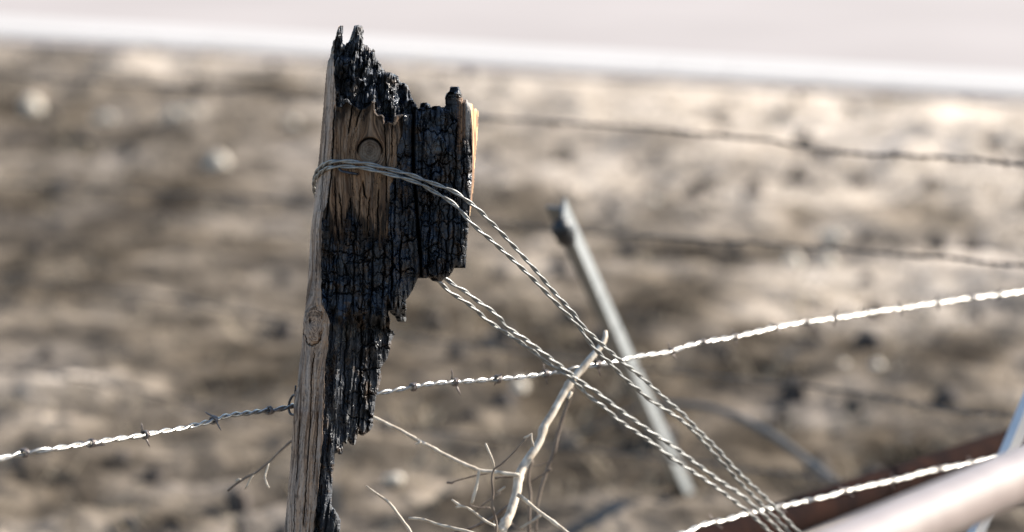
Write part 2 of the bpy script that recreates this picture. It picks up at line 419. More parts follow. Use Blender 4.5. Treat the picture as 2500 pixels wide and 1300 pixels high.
Lp = [(62,826),(98,814),(138,806),(162,798),(199,794),(276,788),(384,778),(442,772),(503,766),(565,758),(626,755),(688,751),(734,746),(780,740),(854,735),(897,729),(958,719),(1031,715),(1138,708),(1219,701.5),(1300,693),(1900,655),(2700,600)]
Cp = [(62,828),(100,818),(141,814),(202,818),(245,820),(307,815),(393,811),(426,811),(488,801),(534,786),(620,784),(700,785),(745,787),(770,800),(792,806),(830,803),(854,800),(891,794),(977,791),(1038,789),(1058,788),(1152,780),(1219,774),(1300,766),(1900,735),(2700,690)]
Wt = [(815,258),(835,262),(845,250),(866,259),(880,268),(891,264),(903,256),(908,246),(914,250),(916,270),(920,282),(932,280),(937,284),(940,304),(946,296),(957,300),(962,284),(983,279),(990,280)]   # top edge of the bare wood
Wb = [(780,520),(786,534),(796,538),(804,560),(823,571),(835,560),(848,552),(858,536),(869,540),(880,560),(891,577),(902,582),(915,577),(928,570),(946,580),(960,560)]
Wr = [(240,985),(279,985),(325,983),(345,976),(362,971),(405,968),(441,960),(457,951),(497,952),(560,948),(600,944)]
Gp = [(200,1012),(268,1012),(330,1008),(420,1010),(520,1018),(620,1026),(700,1030)]     # deep split between the middle and the side slab
R1p = [(230,1131),(270,1150),(307,1153),(368,1154),(441,1152),(497,1148),(560,1144),(700,1140)]
def itp(P, x): return np.interp(x, [p[0] for p in P], [p[1] for p in P])

Y0 = 4.0
rows_ = np.concatenate([np.arange(56, 1336, 1.0), 1336 + np.cumsum(1.5 * 1.06 ** np.arange(66))])
rows_ = rows_[rows_ < 2690]
cols_ = np.arange(592, 1176, 1.0)
PX, PY = np.meshgrid(cols_, rows_)
wx = PX + (fbm(PX / 5, PY / 5, 1, 3) - .5) * 2.6 * (PX > 800); wy = PY + (fbm(PX / 3, PY / 6, 2, 3) - .5) * 4
jx = (vn(PX * 0 + 3, PY / 7, 5) - .5) * 2
mask = inpoly(wx + jx * .3, wy, OUT)
mask[0] = mask[-1] = False; mask[:, 0] = mask[:, -1] = False
Lx, Cx = itp(Lp, PY), itp(Cp, PY)
Cx = Cx + (fbm(PX * 0 + 1, PY / 14, 6, 3) - .5) * 5
ed = np.zeros(mask.shape); m_ = mask.copy()
for _ in range(48):
    ed += m_
    m_ = m_ & np.roll(m_, 1, 0) & np.roll(m_, -1, 0) & np.roll(m_, 1, 1) & np.roll(m_, -1, 1)

# masks
nj = (fbm(PX / 4, PY / 4, 11, 3) - .5)
left = ss(1.5, -1.5, PX - Cx)                       # bare left face
wt = itp(Wt, PX + nj * 6); wb = itp(Wb, PX); wr = itp(Wr, PY)
soot = (fbm(PX / 7, PY / 40, 12, 4) - .5)
front_hard = (PX >= Cx) & (PY > wt) & (PX < wr + nj * 5)
front = front_hard * ss(20, -26, PY - wb + soot * 130 + (fbm(PX / 2.5, PY / 60, 18, 3) - .5) * 60)
knot2bulge = ss(1.05, .85, np.hypot((PX - 800) / 14, (PY - 800) / 46))
left = np.maximum(left, 0)
top_cav = (PY < wt) & (PX > Cx) & (PX < itp(Gp, PY) - 2) & (PY < 330)
slab = (PX > itp(Gp, PY)) & (PY < 710)
slab_wood = slab * ss(1112 - (PY - 300) * .02, 1124, PX + nj * 8) * ss(30, -25, PY - itp([(1100, 372), (1118, 368), (1130, 345), (1150, 330), (1156, 430), (1165, 560)], PX) + soot * 60) * (PY > 238)
rightface = ss(-1, 1.5, PX - itp(R1p, PY)) * slab
slab_wood = np.maximum(slab_wood, rightface * ss(640, 480, PY))
topleft = ss(165, 125, PY + soot * 30) * (PX < 824)
left_bare = left * (1 - topleft)
wood = np.clip(np.maximum(np.maximum(left_bare, front), slab_wood), 0, 1)
char = 1 - wood

# ---- relief in millimetres, + is away from the camera
q = np.clip((Cx - PX) / np.maximum(Cx - Lx, 6), 0, 1.15)
rel = np.where(PX < Cx, 42 * q ** 1.15 - 2.0 * np.sin(np.clip(q, 0, 1) * 3.14), 0.0)
# wood grain relief
kx, ky = PX - 903, (PY - 370)
rr = np.hypot(kx + (fbm(PX / 12, PY / 14, 94, 3) - .5) * 9, ky * .85) + 1e-3
u1 = kx * (1 - 27. ** 2 / np.maximum(rr, 27.) ** 2 * .9)
k2x, k2y = PX - 766, PY - 793
r2 = np.hypot(k2x * 1.8 + (fbm(PX / 11, PY / 16, 92, 3) - .5) * 26, k2y * .85 + (fbm(PX / 10, PY / 15, 93, 3) - .5) * 22) + 1e-3
u2 = k2x * (1 - 34. ** 2 / np.maximum(r2, 34.) ** 2 * .8)
ug = np.where(PX > Cx, u1 + 903, u2 + 766 - (PY - 700) * (-.075))
ug = ug + (fbm(PX / 30, PY / 110, 13, 3) - .5) * 14
grain = fbm(ug / 2.6, PY / 90, 14, 4, .6)
grain2 = fbm(ug / 7.5, PY / 160, 15, 3)
ring1 = .5 + .22 * np.sin(np.hypot(kx, ky + 3) * .95 + 5 * fbm(PX / 8, PY / 8, 16, 2)) + .8 * (fbm(np.arctan2(ky, kx) * 4, np.hypot(kx, ky) / 14, 16, 3) - .5)
ring2 = .5 + .28 * np.sin(r2 * .8 + 3 * fbm(PX / 9, PY / 14, 17, 2))
ink1 = ss(28, 24, np.hypot(kx, ky * .95))
ink2 = ss(42, 34, r2) * (PX < Cx + 8)
grain = grain * (1 - ink1) + (.35 + .35 * ring1) * ink1
grain = grain * (1 - ink2) + (.22 + .5 * ring2 + .5 * (fbm(PX / 5, PY / 14, 20, 3) - .5)) * ink2
check = np.zeros_like(PX)
def crack(pts, w, amt=1.0):
    global check
    y0, y1 = pts[0][1], pts[-1][1]
    xx = np.interp(PY, [p[1] for p in pts], [p[0] for p in pts]) + (fbm(PY / 9, PY * 0 + pts[0][0], 19, 3) - .5) * 3
    e = ss(y0 - 3, y0 + 14, PY) * ss(y1 + 3, y1 - 14, PY)
    check = np.maximum(check, amt * np.exp(-((PX - xx) / w) ** 2) * e)
crack([(819,255),(815,300),(812,390),(809,430),(801,500),(797,540)], 2.0)
crack([(862,250),(856,290),(850,330)], 1.6); crack([(884,262),(874,290),(868,312)], 1.4)
crack([(938,300),(941,350),(944,420),(944,500)], 1.2, .7); crack([(957,300),(956,390)], 1.2, .6)
crack([(886,440),(890,475),(896,488)], 2.0); crack([(828,470),(832,500),(836,560)], 1.3, .8)
crack([(855,480),(858,530),(860,575)], 1.2, .8); crack([(903,480),(899,520),(896,570)], 1.2, .7); crack([(925,460),(922,520),(925,575)], 1.3, .7)
crack([(880,455),(878,500),(876,560)],1.0,.6); crack([(818,430),(818,480),(822,560)],1.0,.7)
crack([(770,860),(762,900),(760,960),(757,1050),(748,1180),(742,1290)], 1.1, .8); crack([(778,1000),(772,1100),(766,1180)], 1.3, .5)
crack([(733,1020),(729,1100),(724,1180)], 1.0, .6); crack([(722,1200),(716,1330)], .9, .6); crack([(790,160),(797,250)], .8, .3)
crack([(797,300),(790,420),(782,520)],.8,.5); crack([(775,560),(771,700)],.8,.5)
arc = np.exp(-((np.hypot(kx, ky * .95) - 30) / 2.2) ** 2) * ss(-14, 4, -ky - np.abs(kx) * .2 + 4)
check = np.maximum(check, arc)
check = np.maximum(check, .9 * np.exp(-((k2x + 8) / 3.0) ** 2 - ((k2y + 10) / 9) ** 2))
arc2 = np.exp(-((r2 - 46) / 2.0) ** 2) * ss(10, 36, k2y) * (PX < Cx)
check = np.maximum(check, .8 * arc2)
rel_w = -(grain - .5) * .9 - (grain2 - .5) * 2.0 + check * 6 - ink2 * 3.0 - knot2bulge * 3
# pitted, weathered lower half of the left face
pit = ss(.62, .75, fbm(ug / 2.2, PY / 7, 23, 3)) * ss(.45, .6, fbm(ug / 9, PY / 80, 24, 2))
rel_w += pit * .8

# char: alligator blocks and splintered fibres
cwx = PX + (fbm(PX / 20, PY / 36, 31, 4) - .5) * 34; cwy = PY + (fbm(PX / 16, PY / 26, 32, 4) - .5) * 50
def blocks(sx, sy, seed, off, tilt, crackd, cw_):
    f1, f2, ax_, ay_, idv = voro(cwx / sx, cwy / sy, seed)
    g1 = h2(np.floor(idv * 9999), idv * 0, seed + 1) - .5; g2 = h2(np.floor(idv * 9999), idv * 0, seed + 2) - .5
    return (idv - .5) * off + (g1 * ax_ + g2 * ay_) * tilt + crackd * ss(cw_, 0, f2 - f1), idv, f2 - f1
b1, id1, e1 = blocks(24, 42, 41, 5.0, 9.5, 3.6, .10)
b2, id2, e2 = blocks(10, 24, 42, .9, 2.0, .8, .10)
b2 = b2 * ss(.35, .6, fbm(PX / 30, PY / 40, 48, 2))
colw = PX + (fbm(PX / 22, PY / 70, 51, 3) - .5) * 22
cid = np.floor(colw / 12.0); cfr = colw / 12.0 - cid
colm = (h2(cid, np.floor(PY / 90 + h2(cid, cid * 0, 3) * 5), 44) - .5) * 4.0 + 2.6 * (2 * np.abs(cfr - .5)) ** 3
fib = (fbm(colw / 2.6, PY / 34, 45, 3) - .5) * 1.0 + (fbm(PX / 9, PY / 9, 49, 3) - .5) * 2.0
hc = fbm(PX / 18, PY / 5.5, 50, 3); fib = fib + 1.3 * ss(.66, .74, hc)
cm = ss(.38, .62, fbm(PX / 26, PY / 44, 54, 3))
b1 = b1 - 3.6 * ss(.10, 0, e1) * (1 - cm) * .95
b2 = b2 * cm
split = np.zeros_like(PX)
for (x_, ya, yb, w_, d_) in [(868, 545, 770, 1.6, 6), (888, 600, 775, 1.2, 4), (912, 585, 770, 1.8, 7), (940, 600, 745, 1.6, 6), (966, 440, 740, 2.2, 9), (982, 470, 700, 1.8, 7), (948, 300, 560, 1.4, 4),
                        (1036, 290, 670, 1.5, 4), (1052, 420, 680, 1.8, 6), (1078, 340, 670, 1.6, 5), (1096, 480, 670, 1.4, 5), (1116, 300, 650, 1.8, 6), (1132, 380, 640, 1.4, 4), (826, 560, 760, 1.4, 4), (806, 580, 760, 1.2, 4),
                        (846, 790, 1000, 2.0, 6), (884, 780, 1040, 2.0, 7), (905, 820, 1010, 1.6, 5)]:
    xx = x_ - (PY - ya) * .035 + (fbm(PY / 16, PY * 0 + x_, 55, 3) - .5) * 9
    split = np.maximum(split, d_ * np.exp(-((PX - xx) / w_) ** 2) * ss(ya - 12, ya + 12, PY) * ss(yb + 12, yb - 12, PY))
for (xa, xb, y_, sl_, d_) in [(1018, 1100, 318, .05, 4), (1022, 1098, 402, -.1, 6), (1024, 1128, 470, .12, 4), (1030, 1140, 548, -.08, 4), (1036, 1136, 612, .1, 4),
                        (792, 900, 612, .1, 4), (860, 950, 640, -.15, 4), (792, 870, 668, .12, 4), (880, 946, 700, .1, 4), (800, 900, 722, -.06, 4), (952, 1010, 500, .2, 5), (950, 1020, 590, -.1, 5), (955, 1012, 655, .15, 5),
                        (880, 960, 842, .1, 5), (872, 930, 905, -.1, 5), (860, 925, 962, .05, 5), (850, 915, 1012, .3, 4), (955, 1000, 380, .1, 4)]:
    yy = y_ + (PX - xa) * sl_ + (fbm(PX / 12, PX * 0 + y_, 59, 3) - .5) * 22
    split = np.maximum(split, d_ * np.exp(-((PY - yy) / 1.8) ** 2) * ss(xa - 8, xa + 8, PX) * ss(xb + 8, xb - 8, PX))
rel_c = b1 * 1.15 + b2 * .55 + colm * .6 + fib * .8 + split
# splintery fine vertical fibres in the glinting lower strip
low = ss(755, 800, PY + (fbm(PX / 12, PY / 40, 58, 3) - .5) * 90)
sf = fbm((PX + (PY - 800) * .05) / 2.3 + 2 * fbm(PX / 9, PY / 12, 56, 2), PY / 24, 52, 4, .65)
rg_ = np.abs(fbm((PX + (PY - 800) * .09) / 13, PY / 120, 57, 3) - .5) * 2
rel_low = (sf - .5) * 3.5 - rg_ * 9 + b1 * (.25 + .9 * ss(862, 885, PX)) + b2 * .5 + split
rel_c = rel_c * (1 - low) + rel_low * low
# macro shape of the charred parts
mac = np.zeros_like(PX)
front_zone = (PX >= Cx)
mac += front_zone * (PX < itp(Gp, PY)) * (ss(946, 1010, PX) * 14 - 3 * ss(930, 960, PX) * ss(985, 960, PX))
mac += 26 * np.exp(-((PX - itp(Gp, PY)) / 3.2) ** 2) * (PY < 690) * (PY > 245)
mac += slab * (11 + 3 * np.sin((PX - 1010) / 26.0))
mac += 46 * rightface * np.clip((PX - itp(R1p, PY)) / np.maximum(1168 - (PY - 270) * .08 - itp(R1p, PY), 5), 0, 1.2)
mac += 6 * ss(560, 600, PY) * ss(790, 740, PY) * (PX > Cx) * (PX < 950) * 1.0
# front wood lower boundary: the char is eaten back below it
cav = top_cav * 1.0
cavd = blur(cav, 2)
lump = fbm(PX / 22, PY / 26, 61, 3)
mac += cavd * (3 + np.clip(PX - 850, 0, 120) * .17 + 9 * ss(.35, .65, lump) * ss(2, 40, wt - PY + 0 * PX))
# narrow splinters in the hollow
sp1 = fbm(PX / 3.2 + (PY - 250) * .02, PY / 34, 63, 3, .6)
rel_c += cavd * ((sp1 - .5) * 12 + b1 * .8)
mac += low * (PX > Cx) * (10 + (PX - Cx) * .25 * ss(1120, 1060, PY))
# ledge at the end of the overhang
mac -= 5 * ss(700, 745, PY) * ss(775, 762, PY + (fbm(PX / 10, PY / 30, 60, 3) - .5) * 80) * (PX > Cx) * (PX < 960)
# spall plates on the middle region
pl = ss(1.0, .86, np.hypot((PX - 968) / 14, (PY - 545) / 62)); mac -= pl * 7
pl2 = ss(1.0, .86, np.hypot((PX - 978) / 16, (PY - 740) / 60)); mac -= pl2 * 6
ps = ss(1.0, .9, np.hypot((cwx - 1059) / 27, (cwy - 352) / 40)) * slab; mac -= ps * 3.5
rel_c = rel_c * (1 - .35 * ps) * (1 - .5 * pl)
pt = ss(1.1, .5, np.hypot((cwx - 876) / 26, (cwy - 165) / 46)); mac -= pt * 9 * cavd
rel = rel + mac + rel_w * wood + rel_c * char * np.where(PX < Cx, .3, 1.0)
# every broken edge rolls back
rel += (7 * np.exp(-ed / 2.5) + 5 * np.exp(-ed / 9.0)) * np.where(PX < Cx, .15, 1)
# blunt the bare wood's splintered top edge a little proud of the char
rel -= front_hard * ss(12, 0, PY - wt) * 1.5
T = np.minimum(66, 7 + 1.7 * ed)
backr = blur(np.where(mask, mac + np.where(PX < Cx, 42 * q, 0), 0), 6)
back = np.maximum(backr + T, rel + 5)

# ---- colour
def lerp3(a, b, t): return np.asarray(a)[None, None] * (1 - t[..., None]) + np.asarray(b)[None, None] * t[..., None]
gdk = np.clip(ss(.62, .30, grain), 0, 1)
wl = lerp3((.44, .335, .26), (.085, .050, .031), gdk * .9)
wl = wl * (1 - .45 * ss(.4, .62, grain2)[..., None] * np.array([.35, .55, .75]))
grey = ss(.45, .65, fbm(ug / 5, PY / 120, 71, 3))[..., None]
wl = wl * (1 - grey * .35) + np.array([.36, .325, .295]) * grey * .35
dst = (ss(.5, .72, fbm(ug / 4, PY / 100, 77, 4)) * ss(.15, .0, np.abs(q - .9)) )[..., None]
wl = wl * (1 - .55 * dst)
spk = ss(.60, .70, fbm(ug / 1.8, PY / 12, 78, 3))[..., None]
wl = wl * (1 - .45 * spk)
orange = ss(.5, .7, fbm(ug / 8, PY / 90, 73, 3)) * ss(780, 1100, PY) * ss(.35, .8, 1 - q)
wl = wl * (1 - .55 * orange[..., None]) + np.array([.17, .085, .035]) * .55 * orange[..., None]
wf = lerp3((.25, .155, .09), (.034, .018, .010), np.clip(gdk * .8 + .2 * ss(.5, .7, grain2), 0, 1))
redb = ss(.45, .7, fbm(ug / 10, PY / 70, 74, 3))[..., None]
wf = wf * (1 - redb * .4) + np.array([.13, .062, .030]) * redb * .4
gr2 = ss(.5, .7, fbm(ug / 7, PY / 40, 76, 3))[..., None]
wf = wf * (1 - gr2 * .35) + np.array([.27, .22, .175]) * gr2 * .35 * (1 - .8 * gdk[..., None])
# soot stains on the bare wood
st = ss(.38, .62, fbm(ug / 6, PY / 50, 75, 4)) * (.22 + ss(70, 0, PY - wt) * .7 + ss(-120, 0, PY - wb) * .75 + ss(-40, 0, PX - wr) * .5)
st = np.clip(st + .75 * ss(34, 0, PY - wt + soot * 50) + .85 * ss(-62, 2, PY - wb + soot * 90), 0, 1)
wf = wf * (1 - .86 * st[..., None])
ko = ink1[..., None]
wf = wf * (1 - ko) + (lerp3((.20, .155, .115), (.065, .040, .024), ring1 * .8 + .35 * ss(5, -22, ky)) * (1 - .5 * np.exp(-(np.hypot(kx, ky) / 7) ** 2)[..., None])) * ko
sw = lerp3((.20, .105, .05), (.05, .028, .018), np.clip(ss(.6, .35, fbm(PX / 2.2, PY / 120, 81, 3)) , 0, 1))
sw = sw * (1 - (rightface)[..., None]) + lerp3((.62, .42, .20), (.20, .10, .045), ss(.62, .45, fbm(PX / 1.6, PY / 60, 82, 3))) * rightface[..., None]  # right face: the sun's bright orange is put into its wood colour
greys = ss(1133, 1140, PX) * ss(1152, 1146, PX) * ss(360, 330, PY)
sw = sw * (1 - greys[..., None]) + np.array([.22, .20, .18]) * greys[..., None]
chl = lerp3((.008, .010, .014), (.036, .039, .046), np.clip(id2 * .7 + .5 * (fbm(PX / 9, PY / 22, 83, 3) - .3), 0, 1))
blu = ss(.48, .62, fbm(PX / 22, PY / 30, 88, 3))[..., None] * (1 - low * .6)[..., None]
chl = chl * (1 - blu * .6) + np.array([.010, .024, .048]) * blu * .6  # blue sky sheen painted into the char colour
brn = ss(.58, .70, fbm(PX / 16, PY / 20, 84, 3))[..., None]
chl = chl * (1 - brn * .7) + np.array([.055, .034, .020]) * brn * .7
ash_glint = ss(.66, .80, fbm(PX / 10, PY / 30, 85, 4))[..., None] * (.3 + .7 * (low + cavd)[..., None])  # ash flecks, raised in the hollow to paint in lit glints
chl = chl * (1 - ash_glint * .5) + np.array([.15, .15, .14]) * ash_glint * .5
gcv = cavd[..., None] * ss(.40, .62, fbm(PX / 5, PY / 22, 89, 4))[..., None]  # grey of lit facets painted into the hollow's char
chl = chl + np.array([.055, .055, .056]) * gcv + np.array([.02, .018, .016]) * (ss(130, 95, PY) * (PX > Cx - 12))[..., None]
tl = (PX < Cx)[..., None]
colr = np.where(tl, wl, wf)
colr = np.where((slab)[..., None], sw, colr)
colr = colr * (1 - .8 * np.clip(check, 0, 1)[..., None] ** 1.5)
edge_stain = (ss(14, -2, Cx - PX) * (PX < Cx) * ss(.3, .7, fbm(PX / 5, PY / 30, 87, 3)) * ss(470, 560, PY))[..., None]
colr = colr * (1 - .55 * edge_stain)
tint = colr * wood[..., None] + chl * char[..., None]
rgh = .82 * wood + (.26 + .44 * ss(.30, .62, fbm(PX / 14, PY / 26, 86, 4))) * char

# ---- split in physical parts along the existing breaks and build closed solids
side_m = mask & slab & (PX > itp(Gp, PY) - 0)
board_m = mask & (PX < Cx)
wood_m = mask & ~side_m & ~board_m & front_hard & (PY < wb + 30)
crust_m = mask & ~side_m & ~board_m & ~wood_m
post = empty('burnt_fence_post', tuple(atY(697, 2651, Y0 + .03)))
tag(post, 'burnt wooden fence post with split charred top and pale bare left edge', 'fence post')
H, W = mask.shape
def solid(name, m, mat, label=None):
    qd = m[:-1, :-1] & m[1:, :-1] & m[:-1, 1:] & m[1:, 1:]
    # quads owned by majority: use quads whose upper left vertex belongs, all corners inside the whole mask
    allin = mask[:-1, :-1] & mask[1:, :-1] & mask[:-1, 1:] & mask[1:, 1:]
    qd = allin & m[:-1, :-1]
    vi, vj = np.nonzero(qd)
    a = vi * W + vj
    Ff = np.stack([a, a + W, a + W + 1, a + 1], 1)          # front, faces the camera
    N = H * W
    used = np.zeros(N, bool); used[Ff.ravel()] = True
    ids = np.full(2 * N, -1)
    un = np.nonzero(used)[0]
    ids[un] = np.arange(len(un)); ids[un + N] = np.arange(len(un)) + len(un)
    fx, fy = PX.ravel()[un], PY.ravel()[un]
    Vf = atY(fx, fy, Y0 + rel.ravel()[un] / 1000)
    Vb = atY(fx + 0 * fx, fy, Y0 + back.ravel()[un] / 1000)
    # shrink the back a little towards the axis of the post
    axx = (itp(Lp, fy) + 60)
    Vb[:, 0] -= (fx - axx) * K * 4 * .06
    Fb = Ff[:, ::-1] + N
    # boundary edges
    qp = np.zeros((H + 1, W + 1), bool); qp[1:H, 1:W] = qd      # qp[i+1,j+1] = quad (i,j)
    sides = []
    q_ = qp[1:H, 1:W]
    up = qp[0:H - 1, 1:W]; dn = qp[2:H + 1, 1:W]; lf = qp[1:H, 0:W - 1]; rt = qp[1:H, 2:W + 1]
    for nb, (p0, p1) in ((up, (0, 1)), (dn, (W + 1, W)), (lf, (W, 0)), (rt, (1, W + 1))):
        bi, bj = np.nonzero(q_ & ~nb); b = bi * W + bj
        sides.append(np.stack([b + p0, b + p1, b + p1 + N, b + p0 + N], 1))
    Fa = np.vstack([Ff, Fb] + sides)
    Fa = ids[Fa]
    tt = tint.reshape(-1, 3)[un]; rg = rgh.ravel()[un]
    o = mesh_obj(name, np.vstack([Vf, Vb]), Fa, mat, parent=post, smooth=False,
                 attrs={'tint': np.vstack([tt, tt * .8]), 'rough': np.concatenate([rg, rg])})
    if label: o['label'] = label
    return o
solid('bare_wood_edge', board_m, M_wood, 'pale weathered bare wood edge of the post with a knot')
solid('scorched_wood_face', wood_m, M_wood, 'brown scorched wood face with a round knot')
solid('charred_crust', crust_m, M_char, 'black cracked char on the post')
solid('charred_side_slab', side_m, M_char, 'black charred slab hanging on the right of the post')

# staples in the post
def pathY(pts):  # (px, py, offset in mm from the post plane)
    return np.array([atY(p[0], p[1], Y0 + p[2] / 1000) for p in pts])
v, f = tube(catmull(pathY([(726, 968, 44), (716, 966, 50), (709, 976, 54), (705, 990, 56), (706, 1004, 56), (711, 1012, 54), (722, 1014, 46)]), .001), .00105, 8)
v2, f2_ = tube(catmull(pathY([(722, 942, 46), (720, 962, 47)]), .002), .0008, 6)
v, f = join([(v, f), (v2, f2_)])
mesh_obj('staple', v, f, M_staple, parent=post)
v, f = tube(catmull(pathY([(838, 404, 3), (829, 411, -4), (833, 418, -6), (850, 422, -6), (868, 425, -4), (875, 426, 3)]), .001), .0011, 8)
mesh_obj('staple', v, f, M_staple, parent=post)

# ------------------------------------------------------------------ wires
def twist(P, rh, rs, pitch, nside=8, phase=0.):
    """two strands twisted about the path P (n,3)"""
    d = np.linalg.norm(np.diff(P, axis=0), axis=1)
    pit = np.broadcast_to(np.asarray(pitch, float), (len(P),))
    ph = np.concatenate([[0], np.cumsum(d / pit[1:])]) * 2 * math.pi + phase
    T_, u, v_ = frames(P)
    res = []
    for k in (0, math.pi):
        Q = P + rh * (np.cos(ph + k)[:, None] * u + np.sin(ph + k)[:, None] * v_)
        res.append(tube(Q, rs, nside))
    return res
def barb_mesh(name, mat, seed):
    r_ = random.Random(seed)
    parts = []
    tt = np.linspace(0, 2 * math.pi * 2.2, 34)
    coil = np.stack([(tt / tt[-1] - .5) * .0042, .0030 * np.cos(tt), .0028 * np.sin(tt)], 1)
    parts.append(tube(coil, .00085, 6))
    for s_, k in ((-1, 0), (1, -1)):
        p = coil[k]; t_ = np.cross([1, 0, 0], p); t_ /= np.linalg.norm(t_); t_ = t_ * s_
        rad = np.array([0, p[1], p[2]]) / .003
        L_ = r_.uniform(.007, .0105)
        pr = np.array([p, p + t_ * L_ * .35 + rad * .0004, p + t_ * L_ * .7 + rad * .0016 + np.array([s_ * .0008, 0, 0]), p + t_ * L_ + rad * .003 + np.array([s_ * .002, 0, 0])])
        parts.append(tube(pr, [.00085, .0008, .0007, .0001], 6))
    V_, F_ = join(parts)
    me = bpy.data.meshes.new(name); me.from_pydata([tuple(x) for x in V_], [], F_); me.update()
    me.polygons.foreach_set('use_smooth', np.full(len(me.polygons), True))
    me.materials.append(mat)
    return me
BM = [barb_mesh('barb', M_barb, s_) for s_ in range(4)]
BMd = [barb_mesh('barb', M_rustwire, s_) for s_ in range(2)]
def place_barb(root, P, pxs, px, rot, meshes, scale=1.0):
    i_ = int(np.argmin(np.abs(pxs - px)))
    T_, u, v_ = frames(P)
    Mx = Matrix((Vector(T_[i_]), Vector(u[i_]), Vector(v_[i_]))).transposed().to_4x4()
    o = bpy.data.objects.new('barb', random.choice(meshes)); COL.objects.link(o); o.parent = root
    o.matrix_basis = Matrix.Translation(Vector(P[i_]) - Vector(root.location)) @ Mx @ Matrix.Rotation(rot, 4, 'X') @ Matrix.Scale(scale, 4)
    return o
def barbed(name, pts, label, cat, group, barbs, mat, bmesh_, rs=.00118, pitch=.030, bscale=1.0, pitch_fn=None, side=8):
    """pts: (px, py, depth)"""
    P = atD(np.array([p[0] for p in pts]), np.array([p[1] for p in pts]), np.array([p[2] for p in pts]))
    P = catmull(P, .0018)
    pxs, _ = proj(P)
    root = empty(name, tuple(P[0]))
    tag(root, label, cat, group)
    pt = pitch_fn(pxs) if pitch_fn else pitch
    _w = np.stack([vn(np.arange(len(P)) / 22., np.full(len(P), 5. + len(P)), k_) - .5 for k_ in (1, 2, 3)], 1)
    P = P + _w * .0022
    for v, f in twist(P, rs * .98, rs, pt, side):
        mesh_obj('strand', v, f, mat, parent=root)
    for b in barbs:
        px, rot = b if isinstance(b, tuple) else (b, random.uniform(0, 6.28))
        place_barb(root, P, pxs, px, rot, bmesh_, bscale * (.8 if px > 1500 else 1))
    return root

up_pts = [(-260, 1182, 3.68), (-120, 1150, 3.72), (0, 1122, 3.76), (57, 1109, 3.78), (130, 1098, 3.80), (220, 1084, 3.84), (290, 1073, 3.87), (355, 1065, 3.90), (410, 1052, 3.925), (460, 1042, 3.95), (520, 1027, 3.99), (580, 1012, 4.03), (640, 1003, 4.07), (680, 999, 4.09), (712, 992, 4.11), (740, 986, 4.145), (800, 975, 4.17), (870, 967, 4.175), (920, 960, 4.18), (1010, 944, 4.20), (1110, 934, 4.23), (1213, 925, 4.26), (1335, 913, 4.30), (1462, 893, 4.33), (1540, 876, 4.37), (1640, 856, 4.42), (1715, 838, 4.46), (1895, 801, 4.58), (2040, 777, 4.67), (2200, 752, 4.77), (2350, 733, 4.86), (2500, 712, 4.96), (2800, 672, 5.16)]
barbed('barbed_wire', up_pts, 'bright barbed wire stapled to the burnt post and running to the right edge', 'barbed wire', 'barbed wires of the near fence',
       [(57, 1.2), (220, 3.9), (355, 2.6), (520, .3), (660, 4.2), (1010, 1.3), (1110, 2.7), (1213, 1.55), (1335, 2.2), (1462, 2.3), (1640, 2.8), (1715, .9), (1797, 2.6), (1895, .4), (1970, 3.3), (2040, 2.2), (2115, 2.9), (2200, 2.6), (2290, 2.4), (2370, 1.), (2440, 2.)],
       M_barbed, BM, pitch_fn=lambda p: np.interp(p, [0, 700, 920, 1300, 1900, 2500], [.040, .038, .029, .030, .046, .052]))
lo_pts = [(x, y, 4.40 + (x - 1600) * .00068) for x, y in [(1250, 1410), (1450, 1357), (1650, 1303), (1720, 1279), (1800, 1262), (1860, 1246), (1960, 1223), (2050, 1204), (2140, 1180), (2240, 1158), (2340, 1138), (2440, 1116), (2600, 1085), (2900, 1030)]]
barbed('barbed_wire', lo_pts, 'lower barbed wire crossing in front of the dark rusty pipe', 'barbed wire', 'barbed wires of the near fence',
       [(1650, 1.), (1746, 3.2), (1828, 1.), (1905, .5), (2064, 3.4), (2180, 2.4), (2290, .8), (2375, 3.0), (2450, 1.6)], M_barbed, BM, pitch=.050)

# far fence: dark blurred wires
far = [([(-400, 148), (0, 184), (300, 205), (600, 226), (900, 258), (1180, 286), (1450, 305), (1700, 326), (1880, 345), (2040, 372), (2180, 378), (2320, 386), (2500, 402), (2900, 440)], [200, 420, 700, 1350, 2040, 2182, 2322, 2450], 'topmost dark wire of the far fence, crossing just below the road'),
       ([(-400, 415), (0, 448), (400, 470), (800, 500), (1200, 545), (1500, 572), (1800, 592), (2100, 615), (2300, 630), (2500, 648), (2900, 690)], [300, 1350, 1900, 2250], 'second dark wire of the far fence, crossing behind the leaning grey post top'),
       ([(-400, 650), (0, 680), (200, 700), (420, 728), (560, 758), (700, 785), (900, 812), (1200, 850), (1500, 890), (1800, 925), (2050, 955), (2300, 1000), (2500, 1020), (2900, 1080)], [120, 480, 1950, 2080], 'third dark wire of the far fence, crossing behind the knot of the post'),
       ([(-400, 880), (0, 905), (150, 918), (300, 945), (480, 985), (640, 1010), (900, 1040), (1200, 1070), (1700, 1130), (2000, 1170), (2500, 1230), (2900, 1290)], [340], 'lowest dark wire of the far fence, above the left barbed wire')]
for n_, (pp, bb, lab) in enumerate(far):
    dep = lambda x: np.interp(x, [-400, 0, 1250, 2500, 2900], [8.0, 7.3, 6.2, 5.4, 5.2])
    pts = [(a, b, float(dep(a))) for a, b in pp]
    barbed('barbed_wire', pts, lab, 'barbed wire', 'barbed wires of the far fence', bb, M_rustwire, BMd, rs=.00125, pitch=.05, side=5)

